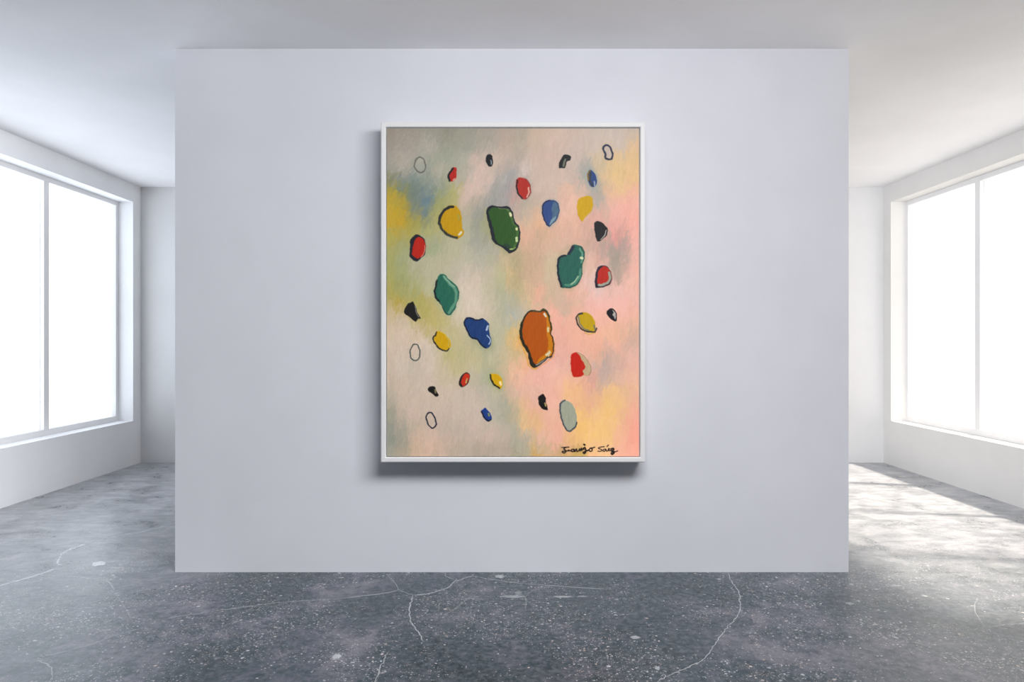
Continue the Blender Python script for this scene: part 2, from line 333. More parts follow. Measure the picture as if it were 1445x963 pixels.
# ------------------------------------------------------------------ the painting
# sampled tones: zone origin (picture units), then rows  v: u,(r,g,b) ...
ZO = {'A': (530,165,5.35), 'B': (720,165,5.35), 'Q': (530,320,5.35), 'D': (720,320,5.35), 'E': (530,490,5.35), 'F': (720,490,5.35),
      'G': (670,280,12.04), 'T': (770,330,10.7), 'U': (600,380,8.02), 'O': (720,430,10.7), 'S': (780,610,14.45)}
TONES = '''A
130 110 150 140 128 250 152 144 133 400 150 146 134 550 143 140 126 700 150 146 132 850 158 150 138 1000 170 153 141
230 110 150 143 132 250 158 150 140 400 163 158 146 550 148 148 132 700 148 148 136 850 158 154 142 1000 178 157 144
320 110 155 148 138 200 170 160 148 330 160 157 145 450 152 153 138 550 150 154 136 650 160 160 146 760 190 168 155 900 190 168 154 1000 180 162 150
400 110 148 147 135 200 165 158 147 330 150 153 143 470 170 163 148 600 160 158 142 700 168 162 148 800 198 172 160 950 176 160 148
470 110 128 130 100 200 115 128 122 300 118 132 128 400 135 143 132 500 150 152 135 650 172 162 148 760 203 176 165 850 192 170 158 950 160 156 150 1050 165 155 150
550 110 160 145 60 200 130 130 80 300 108 125 118 400 118 132 128 500 135 143 120 600 165 160 100 700 198 172 160 800 195 172 158 900 150 150 145 1000 145 148 150
640 110 185 155 45 200 165 145 55 300 110 122 115 390 95 120 135 470 145 147 95 580 165 160 100 680 195 170 158 770 160 152 138 870 140 142 140 1000 150 148 148
610 1040 185 140 130
720 110 190 155 35 200 180 150 40 290 130 132 95 370 100 120 125 450 158 152 90 700 170 160 140 770 140 140 132
800 110 188 155 45 200 185 150 40 300 158 148 70 380 140 140 95 440 165 158 95 700 160 158 135 770 140 142 130 820 150 150 115
870 110 170 150 60 200 170 150 60 300 160 155 80 400 162 160 100 460 165 160 110 700 165 162 140 780 145 147 132 840 150 150 115
930 110 165 155 65 200 160 155 95 420 158 158 125 600 168 165 135 750 150 150 135
B
120 60 165 155 140 200 190 168 150 350 195 172 157 500 192 172 160 650 190 175 165 800 190 175 165 930 190 172 158
220 60 170 157 142 200 188 166 150 350 195 170 157 500 190 170 160 620 190 173 163 830 190 175 165 930 208 175 138
300 60 165 155 142 200 190 166 152 300 192 168 155 500 190 170 160 650 195 175 150 830 205 175 135 930 210 175 130
380 60 175 160 150 110 195 180 172 220 190 168 155 320 190 168 155 500 185 168 158 560 160 155 148 690 190 170 140 800 210 178 125 930 212 175 128
450 20 140 145 145 200 188 168 155 320 190 168 155 450 190 168 155 550 155 155 150 700 205 172 130 800 215 180 125 930 215 175 125
550 10 160 140 135 200 188 165 152 320 190 168 155 420 205 168 145 520 195 165 148 660 150 152 145 720 205 170 140 820 215 178 130 930 222 170 140
640 30 175 150 140 110 165 158 142 180 180 160 145 420 205 165 145 480 215 170 150 670 165 155 145 760 220 165 148 850 222 160 145 940 225 165 150
720 130 178 160 142 200 200 165 140 430 210 170 150 700 200 162 145 800 222 162 148 900 225 160 145
800 130 195 165 140 210 215 165 130 400 210 165 142 480 212 165 142 620 205 155 140 800 215 155 145 930 228 160 145
880 130 205 160 135 250 190 155 125 350 205 160 138 480 205 160 138 580 195 155 138 780 215 145 135 850 190 145 135 940 225 160 145
Q
100 110 160 155 90 180 155 155 105 420 150 155 120 450 155 155 125 600 170 165 135 700 165 163 140 760 150 150 140 830 150 148 130
180 110 160 158 95 200 150 155 110 420 148 155 120 500 160 160 130 620 172 166 138 720 168 165 145 800 160 158 142 880 160 158 140
260 110 155 155 95 200 150 155 112 300 168 163 135 420 172 166 138 550 175 168 140 700 172 168 145 780 165 162 145 880 165 160 135 1000 185 165 130
340 110 155 155 90 200 155 158 110 300 165 162 130 400 172 166 140 600 175 168 148 680 185 172 155 760 188 172 155 850 180 168 148 950 175 168 130 1030 195 165 120
420 110 155 152 80 200 148 152 100 300 160 160 115 400 172 168 138 680 195 178 162 760 195 178 160 850 180 170 145 950 168 165 130 1030 190 165 125
500 110 160 150 75 200 155 150 90 300 155 155 100 400 168 165 130 680 198 182 165 760 192 178 160 850 175 167 142 950 165 163 135 1030 175 165 135
560 100 175 160 105 170 170 150 60 330 165 155 80 420 172 160 100 650 190 178 158 760 198 182 165 850 185 172 150 950 165 163 138 1030 165 163 150
640 110 188 168 130 180 182 162 115 370 168 158 85 450 175 162 105 600 190 178 155 720 198 182 165 850 190 176 155 950 165 163 138 1030 160 162 155
720 110 192 172 140 200 190 172 150 340 178 162 110 430 178 163 95 520 178 165 110 620 190 176 150 900 178 170 145 1000 165 165 145
800 110 195 175 152 200 200 180 162 320 195 175 150 400 185 168 130 600 178 168 125 690 180 170 140 930 170 168 140 1020 185 168 120
830 1060 205 165 105
880 110 195 177 158 200 198 178 160 370 200 180 165 620 178 168 125 750 172 165 130 950 175 168 140 1030 200 170 120
930 830 150 158 130
D
60 130 205 160 135 200 185 155 130 300 205 165 142 450 200 160 142 580 195 155 138 780 200 140 132 880 220 155 142 940 222 160 148
150 130 195 158 130 200 188 155 130 300 200 162 140 390 195 160 138 600 185 150 135 690 168 142 132 780 155 140 132 850 165 142 135 930 218 160 148
240 40 165 150 115 130 185 155 125 220 185 155 128 310 190 168 140 590 205 165 148 680 200 155 142 800 150 140 128 870 165 145 135 930 220 165 150
320 40 165 152 115 130 185 155 128 220 190 158 132 310 185 168 135 600 205 165 145 800 160 145 130 860 190 155 142 930 222 165 150
400 40 165 150 110 130 190 158 130 220 195 160 135 320 190 168 140 600 210 175 165 800 170 145 132 870 215 165 150 930 222 168 152
480 40 170 158 115 130 195 165 130 220 212 160 135 320 190 165 140 450 210 162 140 560 215 165 150 650 212 178 170 800 215 170 158 930 220 170 155
560 40 165 160 125 130 200 170 130 200 210 160 135 280 190 162 135 400 190 162 140 500 205 165 142 600 220 165 152 700 222 170 160 850 225 168 158 940 222 168 155
640 40 165 165 148 100 178 168 150 330 222 160 140 400 195 162 140 480 215 160 140 680 225 165 150 850 225 168 155 940 222 165 148
720 30 165 165 150 350 222 160 142 450 220 160 138 700 222 165 145 800 220 165 142 930 218 165 142
800 30 205 170 110 380 218 158 138 500 220 162 138 620 225 165 138 750 220 168 135 850 215 165 138 940 200 160 140
870 30 200 168 110 60 225 165 95 380 215 158 140 500 222 160 140 650 222 162 138 800 220 165 142 900 195 158 142
E
60 110 192 172 155 200 195 177 160 370 190 175 158 450 192 177 158 550 175 165 110 650 178 168 125 760 180 170 130 900 180 170 140 1000 185 170 135 1050 195 165 120
150 110 190 172 155 200 190 175 160 300 185 172 156 400 195 177 162 500 188 172 145 600 178 168 125 750 182 172 135 850 165 162 130 960 175 168 135 1040 225 175 145
240 110 188 170 152 200 192 173 156 300 188 172 155 400 192 174 158 550 188 172 145 760 178 168 145 830 160 162 140 1000 195 165 135 1050 228 172 150
330 110 180 165 148 200 192 172 155 350 190 172 156 550 190 172 155 700 188 170 155 800 175 165 150 880 175 168 145 1000 190 165 140 1050 225 170 150
420 110 165 156 140 200 190 170 153 300 190 172 156 500 192 172 156 650 190 172 158 780 188 170 155 900 168 162 145 980 155 155 135 1050 200 170 130
500 110 150 148 130 200 185 165 148 300 192 170 155 500 188 168 152 650 188 170 155 750 188 170 158 930 172 165 148 980 155 155 138 1050 185 162 130
600 110 140 142 130 200 165 155 140 280 180 163 145 500 180 163 148 600 180 165 150 750 188 168 155 850 185 168 152 1000 170 160 145
680 110 138 140 130 200 150 147 133 300 190 165 145 420 200 170 152 550 185 163 148 700 180 162 148 850 190 168 155 1000 185 165 150
760 110 150 148 135 200 150 145 130 300 195 165 138 420 200 168 148 550 188 164 145 700 172 157 142 850 172 155 140 1000 172 155 140
805 110 152 148 135 200 165 150 130 300 188 162 138 420 185 160 140 600 172 155 138 800 160 147 130 1000 165 150 135
F
60 30 185 165 125 380 215 160 145 430 215 158 140 650 215 160 135 750 195 158 142 850 205 162 145 940 215 165 150
150 40 205 165 130 110 225 165 130 200 215 162 145 300 225 165 148 400 215 165 150 650 190 160 148 720 175 152 142 820 200 160 145 930 218 165 148
240 40 215 165 135 130 220 165 145 200 225 165 150 300 222 168 152 400 225 170 145 500 222 168 140 590 210 150 135 700 185 158 145 800 205 165 145 930 220 170 145
330 30 180 165 140 110 215 165 145 170 212 168 150 330 222 165 145 430 228 175 125 520 225 170 120 600 212 158 135 680 210 165 130 740 225 180 120 850 215 170 130 940 222 170 140
420 30 165 160 138 90 220 172 135 170 215 160 140 320 225 165 145 550 220 165 125 620 218 165 130 720 225 178 115 820 225 178 120 940 225 165 140
500 30 160 158 135 90 222 178 125 180 215 165 125 300 222 168 145 540 230 180 110 650 225 178 120 750 228 180 110 850 222 172 130 940 232 160 140
600 30 165 162 140 100 215 175 125 200 218 170 120 300 222 165 140 370 225 165 140 530 232 180 105 650 232 185 115 780 228 180 120 870 225 165 135 940 235 155 135
680 30 160 157 138 120 178 163 145 220 215 170 145 350 225 165 145 480 225 175 115 600 235 185 110 720 232 185 115 830 230 170 135 930 238 155 135
760 30 160 155 135 120 165 160 140 180 195 160 110 250 190 165 135 350 218 165 140 430 220 165 125 620 232 180 125 750 232 182 130 850 235 165 140 940 238 160 140
808 30 155 148 125 120 160 150 130 200 190 150 85 350 185 150 110 430 175 145 75 550 190 155 85 620 235 180 130 750 225 175 130 850 235 165 140 940 240 160 140'''
PX0, PX1, PY0, PY1 = 546.0, 901.6, 181.6, 644.2
K = 2.0
NW, NH = int((PX1-PX0)*K), int((PY1-PY0)*K)
gx = PX0 + (np.arange(NW)+0.5)/K; gy = PY0 + (np.arange(NH)+0.5)/K

def base_field():
    pts = []; z = None
    for line in TONES.split('\n'):
        t = line.split()
        if len(t) == 1: z = ZO[t[0]]; continue
        v = float(t[0]); r = list(map(float, t[1:]))
        for i in range(0, len(r), 4):
            pts.append((z[0]+r[i]/z[2], z[1]+v/z[2], r[i+1], r[i+2], r[i+3]))
    P = np.array(pts)
    st = 3.0
    xs = np.arange(PX0-6, PX1+6, st); ys = np.arange(PY0-6, PY1+6, st)
    X, Y = np.meshgrid(xs, ys)
    num = np.zeros(X.shape+(3,)); den = np.zeros(X.shape)
    for x, y, r, g, b in P:
        w = 1.0/(((X-x)**2+(Y-y)**2)+30.0)**2.2
        den += w; num += w[...,None]*np.array([r,g,b])
    B = num/den[...,None]
    def samp(x, y):
        fx = np.clip((x-xs[0])/st, 0, len(xs)-1.001); fy = np.clip((y-ys[0])/st, 0, len(ys)-1.001)
        i = fx.astype(int); j = fy.astype(int); a = (fx-i)[...,None]; c = (fy-j)[...,None]
        return (B[j,i]*(1-a)+B[j,i+1]*a)*(1-c)+(B[j+1,i]*(1-a)+B[j+1,i+1]*a)*c
    return samp
samp = base_field()
GX, GY = np.meshgrid(gx, gy)
IMG = samp(GX, GY)
HGT = np.zeros((NH, NW))

def strokes(n, Lr, Wr, jit, warp, alpha):
    global IMG
    for _ in range(n):
        x = rng.uniform(PX0, PX1); y = rng.uniform(PY0, PY1)
        # mostly vertical; leaning like '/' in the upper left
        lean = 0.15 + 0.55*max(0, 1-(x-PX0)/260)*max(0, 1-(y-PY0)/230)
        ang = math.pi/2 - lean*rng.normal(1, 0.4) + rng.normal(0, 0.22)
        L = rng.uniform(*Lr); W = rng.uniform(*Wr)
        sx, sy = x + rng.normal(0, warp), y + rng.normal(0, warp*1.5)
        col = samp(np.array([sx]), np.array([sy]))[0] + rng.normal(0, jit) + rng.normal(0, jit*0.35, 3)
        R = L + W
        i0 = max(0, int((x-R-PX0)*K)); i1 = min(NW, int((x+R-PX0)*K)+1); j0 = max(0, int((y-R-PY0)*K)); j1 = min(NH, int((y+R-PY0)*K)+1)
        if i1 <= i0 or j1 <= j0: continue
        X = GX[j0:j1, i0:i1]-x; Y = GY[j0:j1, i0:i1]-y
        dx, dy = math.cos(ang), -math.sin(ang)
        u = X*dx+Y*dy; w = -X*dy+Y*dx
        w = w + 0.15*W*np.sin(u*0.3+x)
        r = np.abs(u/L)**3+np.abs(w/W)**2.5
        a = np.clip((1-r)*2.6, 0, 1)
        br = 0.75+0.25*np.sin(w*(5.0/max(1.2,W))*1.7+x*3)
        a = a*alpha*br
        IMG[j0:j1, i0:i1] = IMG[j0:j1, i0:i1]*(1-a[...,None]) + col*a[...,None]
        HGT[j0:j1, i0:i1] = HGT[j0:j1, i0:i1]*(1-a) + a*(0.5+0.5*br*rng.uniform(0.6, 1.2))
strokes(2600, (7, 16), (2.6, 5.5), 2.6, 4.0, 0.72)
strokes(5200, (4, 10), (0.9, 2.2), 3.0, 3.0, 0.60)
strokes(3500, (2, 6), (0.4, 0.9), 4.5, 1.6, 0.50)

lum = IMG.mean(-1, keepdims=True)
IMG = (IMG*0.90+lum*0.10)*1.075

def region(P, pad):
    x0, y0 = P.min(0)-pad; x1, y1 = P.max(0)+pad
    i0 = max(0, int((x0-PX0)*K)); i1 = min(NW, int((x1-PX0)*K)+2); j0 = max(0, int((y0-PY0)*K)); j1 = min(NH, int((y1-PY0)*K)+2)
    return i0, i1, j0, j1
def seg_dist(X, Y, P, closed):
    Q = np.vstack([P, P[:1]]) if closed else P
    D = np.full(X.shape, 1e9)
    for a, b in zip(Q[:-1], Q[1:]):
        d = b-a; L2 = max(1e-9, d@d)
        t = np.clip(((X-a[0])*d[0]+(Y-a[1])*d[1])/L2, 0, 1)
        D = np.minimum(D, np.hypot(X-a[0]-t*d[0], Y-a[1]-t*d[1]))
    return D
def inside(X, Y, P):
    r = np.zeros(X.shape, bool); n = len(P)
    for k in range(n):
        x1, y1 = P[k]; x2, y2 = P[(k+1) % n]
        if y1 == y2: continue
        c = ((y1 > Y) != (y2 > Y)) & (X < (x2-x1)*(Y-y1)/(y2-y1)+x1)
        r ^= c
    return r
def put(i0, i1, j0, j1, a, col, h=1.3, var=3):
    n = np.sin(GX[j0:j1,i0:i1]*0.9+GY[j0:j1,i0:i1]*0.13+np.sin(GY[j0:j1,i0:i1]*0.3))*np.sin(GX[j0:j1,i0:i1]*0.37-GY[j0:j1,i0:i1]*0.11)
    c = np.array(col, float)+n[...,None]*var
    IMG[j0:j1,i0:i1] = IMG[j0:j1,i0:i1]*(1-a[...,None])+c*a[...,None]
    HGT[j0:j1,i0:i1] = HGT[j0:j1,i0:i1]*(1-a)+a*h
def conv(z, pts):
    ox, oy, s = ZO[z]
    return np.array([(ox+u/s, oy+v/s) for u, v in pts])
def wobble(i0, i1, j0, j1, a):
    X = GX[j0:j1,i0:i1]; Y = GY[j0:j1,i0:i1]
    return X+a*np.sin(Y*0.61+X*0.23)+a*0.45*np.sin(Y*1.37-X*0.7), Y+a*np.sin(X*0.53-Y*0.31)+a*0.4*np.sin(X*1.21+Y*0.4)
def fill(z, col, pts, soft=0.55, alpha=1.0, grow=0.0, h=1.6, tight=True):
    P = catmull(conv(z, pts), True, 5)
    pad = soft*2+abs(grow)+1
    i0, i1, j0, j1 = region(P, pad); X, Y = wobble(i0, i1, j0, j1, 0.26)
    d = seg_dist(X, Y, P, True); d = np.where(inside(X, Y, P), -d, d)-grow
    put(i0, i1, j0, j1, alpha*np.clip(0.5-d/(2*soft), 0, 1), col, h)
def line(z, col, w, pts, closed=False, soft=0.5, alpha=1.0, ragged=0.0, smooth=True, h=1.7):
    s = ZO[z][2]; P0 = conv(z, pts)
    P = catmull(P0, closed, 5) if (smooth and len(P0) > 2) else P0
    hw = w/s/2
    i0, i1, j0, j1 = region(P, hw+soft*2+1); X, Y = wobble(i0, i1, j0, j1, 0.26 if z != 'S' else 0.0)
    d = seg_dist(X, Y, P, closed)-hw
    if ragged: d = d+ragged*np.sin(X*2.3+Y*1.7)*np.sin(Y*2.9-X)
    put(i0, i1, j0, j1, alpha*np.clip(0.5-d/(2*soft), 0, 1), col, h)
def halo(z, col, pts, size, alpha): fill(z, col, pts, soft=size, alpha=alpha, grow=size*0.6, h=1.0)

BK = (32,30,34)
# --- small rings
line('A', (104,104,98), 10, [(335,305),(368,330),(378,390),(350,422),(312,405),(294,368),(308,325)], True, alpha=.9)
fill('B', (196,180,170), [(725,225),(745,240),(760,280),(755,310),(735,312),(722,285),(708,250)])
line('B', (50,55,76), 14, [(725,215),(752,232),(770,280),(765,315),(740,323),(715,308),(718,280),(700,250),(706,226)], True)
line('Q', (72,80,78), 9, [(295,888),(320,895),(335,940),(332,985),(302,1012),(272,995),(262,950),(275,905)], True)
line('E', (42,46,62), 11, [(405,494),(430,500),(452,545),(458,585),(432,610),(405,592),(387,550),(385,515)], True)
# --- red drop, top left
fill('A', (178,38,28), [(580,388),(610,386),(611,440),(606,468),(585,490),(560,484),(548,455),(560,415)])
line('A', BK, 15, [(583,394),(562,422),(551,455),(560,482)], ragged=.3)
line('A', (205,150,135), 14, [(597,470),(590,482)])
# --- black capsule
fill('A', (27,28,34), [(858,283),(880,297),(886,345),(878,374),(852,372),(836,345),(833,305)])
line('A', (140,155,165), 8, [(872,332),(873,360)])
# --- red oval
line('B', (190,180,170), 12, [(85,420),(88,440)]); line('B', (195,182,172), 12, [(128,420),(134,440)])
halo('B', (185,150,140), [(90,460),(152,520),(135,612),(70,600),(42,490)], 2.5, .4)
fill('B', (172,42,32), [(90,460),(130,480),(152,520),(155,570),(135,612),(100,625),(70,600),(48,545),(42,490),(60,465)])
line('B', (40,28,32), 11, [(54,480),(48,530),(62,585),(92,618)], ragged=.35)
line('B', (95,85,85), 5, [(110,466),(140,495),(154,545),(146,598),(105,624)], alpha=.7)
line('B', (212,165,150), 12, [(138,535),(140,570),(128,605)])
# --- black hook
fill('B', (32,34,36), [(365,383),(378,325),(405,290),(435,287),(458,305),(450,330),(425,342),(412,388),(390,388)])
line('B', (112,118,104), 14, [(415,325),(405,350),(400,374)])
# --- blue leaf
halo('B', (150,162,160), [(605,400),(652,470),(622,540),(583,460)], 4, .7)
fill('B', (45,70,125), [(605,402),(635,425),(652,470),(648,515),(622,532),(597,515),(583,460),(588,415)])
line('B', (125,98,50), 12, [(600,408),(586,440),(590,480)])
line('B', (55,60,66), 14, [(606,425),(602,480),(620,522)])
line('B', (145,160,182), 10, [(632,490),(637,520)])
# --- blue drop
halo('B', (150,160,165), [(290,630),(335,632),(362,665),(350,770),(290,828),(240,690)], 2.6, .55)
fill('B', (44,70,128), [(290,630),(335,632),(362,665),(368,720),(350,770),(310,815),(290,828),(265,800),(243,740),(240,690),(255,645)])
fill('B', (72,102,128), [(330,642),(358,668),(364,720),(345,768),(306,808),(318,745),(312,690)])
fill('B', (122,150,165), [(345,752),(330,785),(298,818),(306,782)])
line('B', (24,32,66), 9, [(300,632),(258,648),(243,690),(248,750),(272,808),(292,826)])
line('B', (45,65,95), 6, [(300,632),(340,640),(363,670),(367,720),(345,780),(300,824)])
# --- yellow shape top right
fill('B', (200,158,18), [(560,602),(600,600),(620,620),(622,680),(605,720),(572,750),(548,788),(532,780),(512,745),(503,680),(515,625)])
# --- black facet
fill('B', (28,27,30), [(665,787),(700,808),(733,848),(728,890),(700,920),(668,942),(652,935),(640,885),(632,820),(642,795)])
line('B', (190,188,180), 6, [(722,858),(712,895),(682,926)])
# --- large yellow
fill('A', (190,146,8), [(590,668),(625,690),(648,740),(652,790),(655,840),(668,870),(655,900),(620,922),(580,910),(530,885),(490,840),(478,790),(500,720),(540,680)])
line('A', (36,38,42), 20, [(585,680),(550,686),(515,712),(487,760),(482,805)], ragged=.3)
line('A', (48,52,48), 18, [(482,800),(500,846),(535,882),(575,905),(615,912)], ragged=.8)
line('A', (160,150,60), 18, [(627,745),(629,775)], alpha=.8)
line('A', (215,208,180), 18, [(646,872),(632,890)])
# --- dark green boulder
halo('G', (160,158,115), [(200,180),(200,400),(280,700),(400,820),(560,940),(400,500)], 2.8, .5)
fill('G', (27,34,42), [(280,126),(330,126),(450,145),(530,130),(592,162),(640,230),(660,300),(672,370),(708,425),(752,480),(772,580),(767,700),(742,800),(700,880),(600,937),(550,908),(490,852),(400,802),(330,757),(290,690),(265,570),(230,420),(200,280),(203,190),(235,142)], soft=.45)
fill('G', (42,82,32), [(290,168),(400,162),(470,185),(550,178),(600,225),(640,310),(648,400),(690,450),(738,500),(750,580),(742,700),(715,800),(660,868),(600,878),(550,835),(480,800),(400,770),(350,690),(325,560),(290,430),(255,330),(235,240)], soft=.5)
line('G', (72,108,52), 34, [(560,195),(595,240),(625,330),(655,430),(712,500),(722,600),(712,720),(670,830)], soft=.7, alpha=.85)
line('G', (110,120,85), 14, [(400,165),(460,182),(520,180),(575,200)], alpha=.8)
line('G', (34,58,46), 60, [(520,795),(600,835)], soft=.9, alpha=.8)
for c, p in (((218,215,172), [(598,258),(612,295)]), ((215,215,160), [(710,515),(712,530)]), ((190,205,150), [(712,672),(708,725)])):
    line('G', c, 40, p)
line('G', (170,190,120), 22, [(600,872),(640,858)]); line('G', (140,165,90), 14, [(640,862),(690,840)])
# --- red, left
fill('Q', (34,34,44), [(315,60),(350,75),(374,105),(380,160),(372,210),(342,242),(312,264),(280,250),(258,220),(262,160),(262,110),(285,72)])
fill('Q', (178,36,22), [(322,80),(356,90),(374,120),(378,165),(362,212),(325,240),(296,232),(276,205),(284,150),(297,105)])
line('Q', (212,135,118), 6, [(372,145),(371,185),(346,232)])
# --- teal, right
halo('T', (172,160,130), [(200,330),(180,640),(240,820),(420,830),(560,600),(590,330),(430,160)], 2.6, .4)
fill('T', (34,92,80), [(410,175),(460,170),(530,195),(570,250),(585,330),(565,430),(540,500),(547,600),(525,680),(480,750),(420,800),(330,820),(240,808),(205,720),(180,640),(168,520),(175,420),(200,350),(260,325),(325,312),(370,240)])
line('T', (30,38,58), 46, [(412,198),(375,262),(350,300)])
line('T', (24,34,48), 30, [(300,330),(225,350),(190,405),(184,520),(192,640),(220,740),(238,795)])
line('T', (98,150,126), 32, [(512,225),(545,290),(550,350),(538,430)], alpha=.9)
line('T', (80,138,115), 36, [(525,540),(510,640),(462,720),(390,770),(300,775)], alpha=.85)
line('T', (150,182,148), 20, [(485,645),(445,712),(385,765)])
line('T', (205,212,172), 40, [(535,368),(548,372)])
line('T', (28,70,62), 10, [(460,172),(530,195),(570,250),(583,340),(558,440),(543,500),(546,600),(500,730),(420,798),(330,818),(245,805)])
# --- red with grey rim, right
halo('D', (215,180,175), [(690,295),(755,340),(755,430),(655,462),(640,380)], 3.5, .6)
fill('D', (38,30,48), [(690,295),(730,300),(755,340),(765,390),(755,430),(715,452),(655,463),(638,440),(640,380),(650,330),(665,302)])
fill('D', (178,38,26), [(702,300),(735,310),(754,350),(755,400),(720,430),(680,442),(656,430),(658,380),(668,330)])
line('D', (152,156,140), 19, [(744,348),(752,385),(735,422),(700,438),(668,442)])
line('D', (130,60,50), 4, [(735,305),(758,345),(765,390),(752,432),(715,452)])
# --- green-teal, left
halo('U', (165,176,145), [(190,55),(340,180),(382,310),(300,505),(225,495),(98,260)], 3.5, .6)
fill('U', (35,98,80), [(190,55),(225,65),(270,120),(340,180),(375,230),(382,310),(355,380),(340,440),(300,505),(260,520),(225,495),(195,420),(165,375),(130,355),(98,260),(120,200),(130,130),(150,80)])
line('U', (112,160,134), 32, [(215,85),(275,160),(335,220),(352,290),(340,380),(270,492)], soft=.9, alpha=.75)
line('U', (150,180,155), 12, [(210,80),(270,145),(330,200)], alpha=.7)
line('U', (28,30,36), 20, [(134,130),(120,200),(110,260),(128,330),(160,365)])
line('U', (32,60,55), 9, [(160,368),(195,425),(225,492),(262,518)])
line('U', (30,88,74), 7, [(190,57),(225,68),(270,120),(342,180),(375,232),(381,310),(355,382),(340,440),(300,503),(262,517)])
# --- blue cloud
halo('U', (158,160,128), [(500,720),(640,880),(760,900),(740,760),(600,860)], 3.5, .6)
fill('U', (27,58,112), [(480,542),(520,550),(575,575),(640,562),(690,580),(722,620),(722,690),(735,750),(750,810),(735,870),(690,895),(650,880),(610,820),(570,795),(520,780),(485,730),(460,670),(440,630),(450,570)])
line('U', (20,28,52), 16, [(650,564),(575,576),(535,560),(490,550),(450,580),(448,630),(470,675),(495,730),(525,772),(590,792),(625,845),(680,888)])
line('U', (172,190,212), 22, [(708,645),(698,685)])
line('U', (165,185,210), 12, [(702,748),(732,785),(738,820),(722,850)])
# --- yellow, lower left
fill('U', (200,156,12), [(140,700),(190,715),(240,750),(285,810),(290,860),(265,905),(210,915),(160,890),(110,820),(100,775),(125,730)])
line('U', (45,42,32), 15, [(130,712),(118,748),(90,775),(100,815),(145,880),(190,915),(250,922),(268,902)], ragged=.3)
line('U', (188,170,85), 13, [(245,770),(272,820),(262,868)], alpha=.8)
# --- black, left
fill('Q', (28,27,27), [(285,570),(305,610),(320,655),(342,690),(325,695),(305,718),(280,700),(250,675),(217,655),(222,620),(245,582),(268,570)])
line('Q', (112,108,108), 8, [(301,605),(310,650),(326,680)])
# --- small red
fill('E', (44,34,34), [(685,190),(708,200),(711,235),(695,275),(655,303),(632,285),(632,250),(650,215)])
fill('E', (190,46,26), [(692,197),(708,210),(707,240),(690,270),(662,296),(648,272),(652,235),(668,210)])
line('E', (185,165,105), 10, [(692,240),(683,268)])
# --- small yellow
halo('E', (168,172,132), [(860,195),(940,205),(965,300),(930,325),(860,270)], 3.5, .7)
fill('E', (205,160,14), [(868,205),(900,200),(935,215),(958,255),(955,295),(940,315),(905,295),(880,260)])
line('E', (40,44,28), 12, [(866,210),(873,245),(895,282),(935,310)], ragged=.3)
line('E', (235,215,155), 18, [(942,265),(945,280)])
# --- small black
fill('E', (24,22,22), [(395,320),(410,300),(445,295),(455,320),(475,360),(455,375),(430,350),(405,335)])
line('E', (130,122,85), 11, [(449,322),(455,345)])
# --- small blue
fill('E', (30,60,130), [(830,458),(850,480),(872,510),(875,545),(850,560),(825,545),(805,510),(798,480),(812,468)])
line('E', (24,28,50), 11, [(801,485),(815,520),(845,553),(868,550)])
line('E', (135,142,95), 13, [(852,502),(858,518)])
# --- big orange
line('O', (218,155,60), 26, [(125,480),(190,640),(250,780),(275,900),(340,960),(400,965)], soft=1.1, alpha=.75)
line('O', (205,120,40), 12, [(660,560),(665,700),(645,790),(560,850),(400,965)], soft=.6, alpha=.6)
fill('O', (40,36,22), [(340,78),(430,95),(500,60),(555,95),(590,160),(600,240),(632,340),(615,430),(650,520),(662,630),(640,765),(580,802),(480,872),(400,942),(360,955),(310,920),(280,830),(260,730),(190,620),(145,500),(138,400),(160,280),(210,180),(270,105)], soft=.45)
fill('O', (172,80,6), [(340,105),(430,118),(500,98),(545,128),(572,200),(590,270),(608,350),(597,430),(632,520),(645,620),(628,755),(560,785),(470,845),(390,900),(345,860),(315,770),(275,660),(215,570),(182,450),(187,340),(215,220),(270,135)])
fill('O', (198,124,12), [(540,125),(575,200),(592,280),(606,350),(596,430),(630,520),(642,620),(626,750),(560,788),(440,868),(400,885),(450,800),(545,730),(570,640),(570,540),(548,430),(545,330),(545,230)], alpha=.9)
line('O', (82,88,54), 16, [(345,92),(430,105),(500,75),(560,110),(592,180)], alpha=.8)
line('O', (110,85,20), 8, [(592,170),(602,240),(630,340),(614,430),(650,520),(660,630)], alpha=.8)
line('O', (216,210,186), 30, [(515,138),(535,175)]); line('O', (212,200,160), 26, [(575,350),(568,405)])
line('O', (214,200,165), 38, [(545,762),(590,722)]); line('O', (210,195,160), 20, [(590,700),(580,780)])
line('O', (132,132,124), 20, [(390,912),(470,868),(550,812)])
line('O', (35,45,50), 12, [(400,938),(480,880),(565,805),(600,802),(630,780)])
# --- yellow with grey rim, right
line('D', (205,165,60), 10, [(560,800),(600,810),(640,800)], alpha=.6)
fill('D', (188,154,18), [(545,645),(590,655),(625,690),(642,740),(632,788),(590,792),(545,768),(515,720),(512,670)])
line('D', (120,118,105), 9, [(515,680),(522,725),(550,765),(590,782)])
line('D', (48,46,40), 11, [(542,655),(512,664),(498,700),(520,755),(560,785),(632,795),(650,768)], ragged=.3)
line('D', (60,60,55), 14, [(520,660),(542,657)])
line('D', (110,112,95), 10, [(632,745),(638,775)])
# --- small black and white pebble
fill('D', (26,22,30), [(765,618),(790,632),(803,670),(798,712),(770,705),(735,675),(727,640),(745,622)])
fill('D', (170,165,162), [(770,630),(788,645),(797,680),(790,700),(782,680),(768,665),(778,650)])
# --- red with tan side
fill('F', (190,165,130), [(505,38),(560,70),(600,130),(611,180),(590,212),(550,206),(530,120),(500,60)])
line('F', (140,105,95), 4, [(510,40),(560,70),(600,130),(610,180),(592,210)], alpha=.8)
fill('F', (190,32,17), [(490,38),(518,58),(540,100),(566,148),(545,178),(556,206),(525,222),(480,225),(462,190),(455,120),(460,60)])
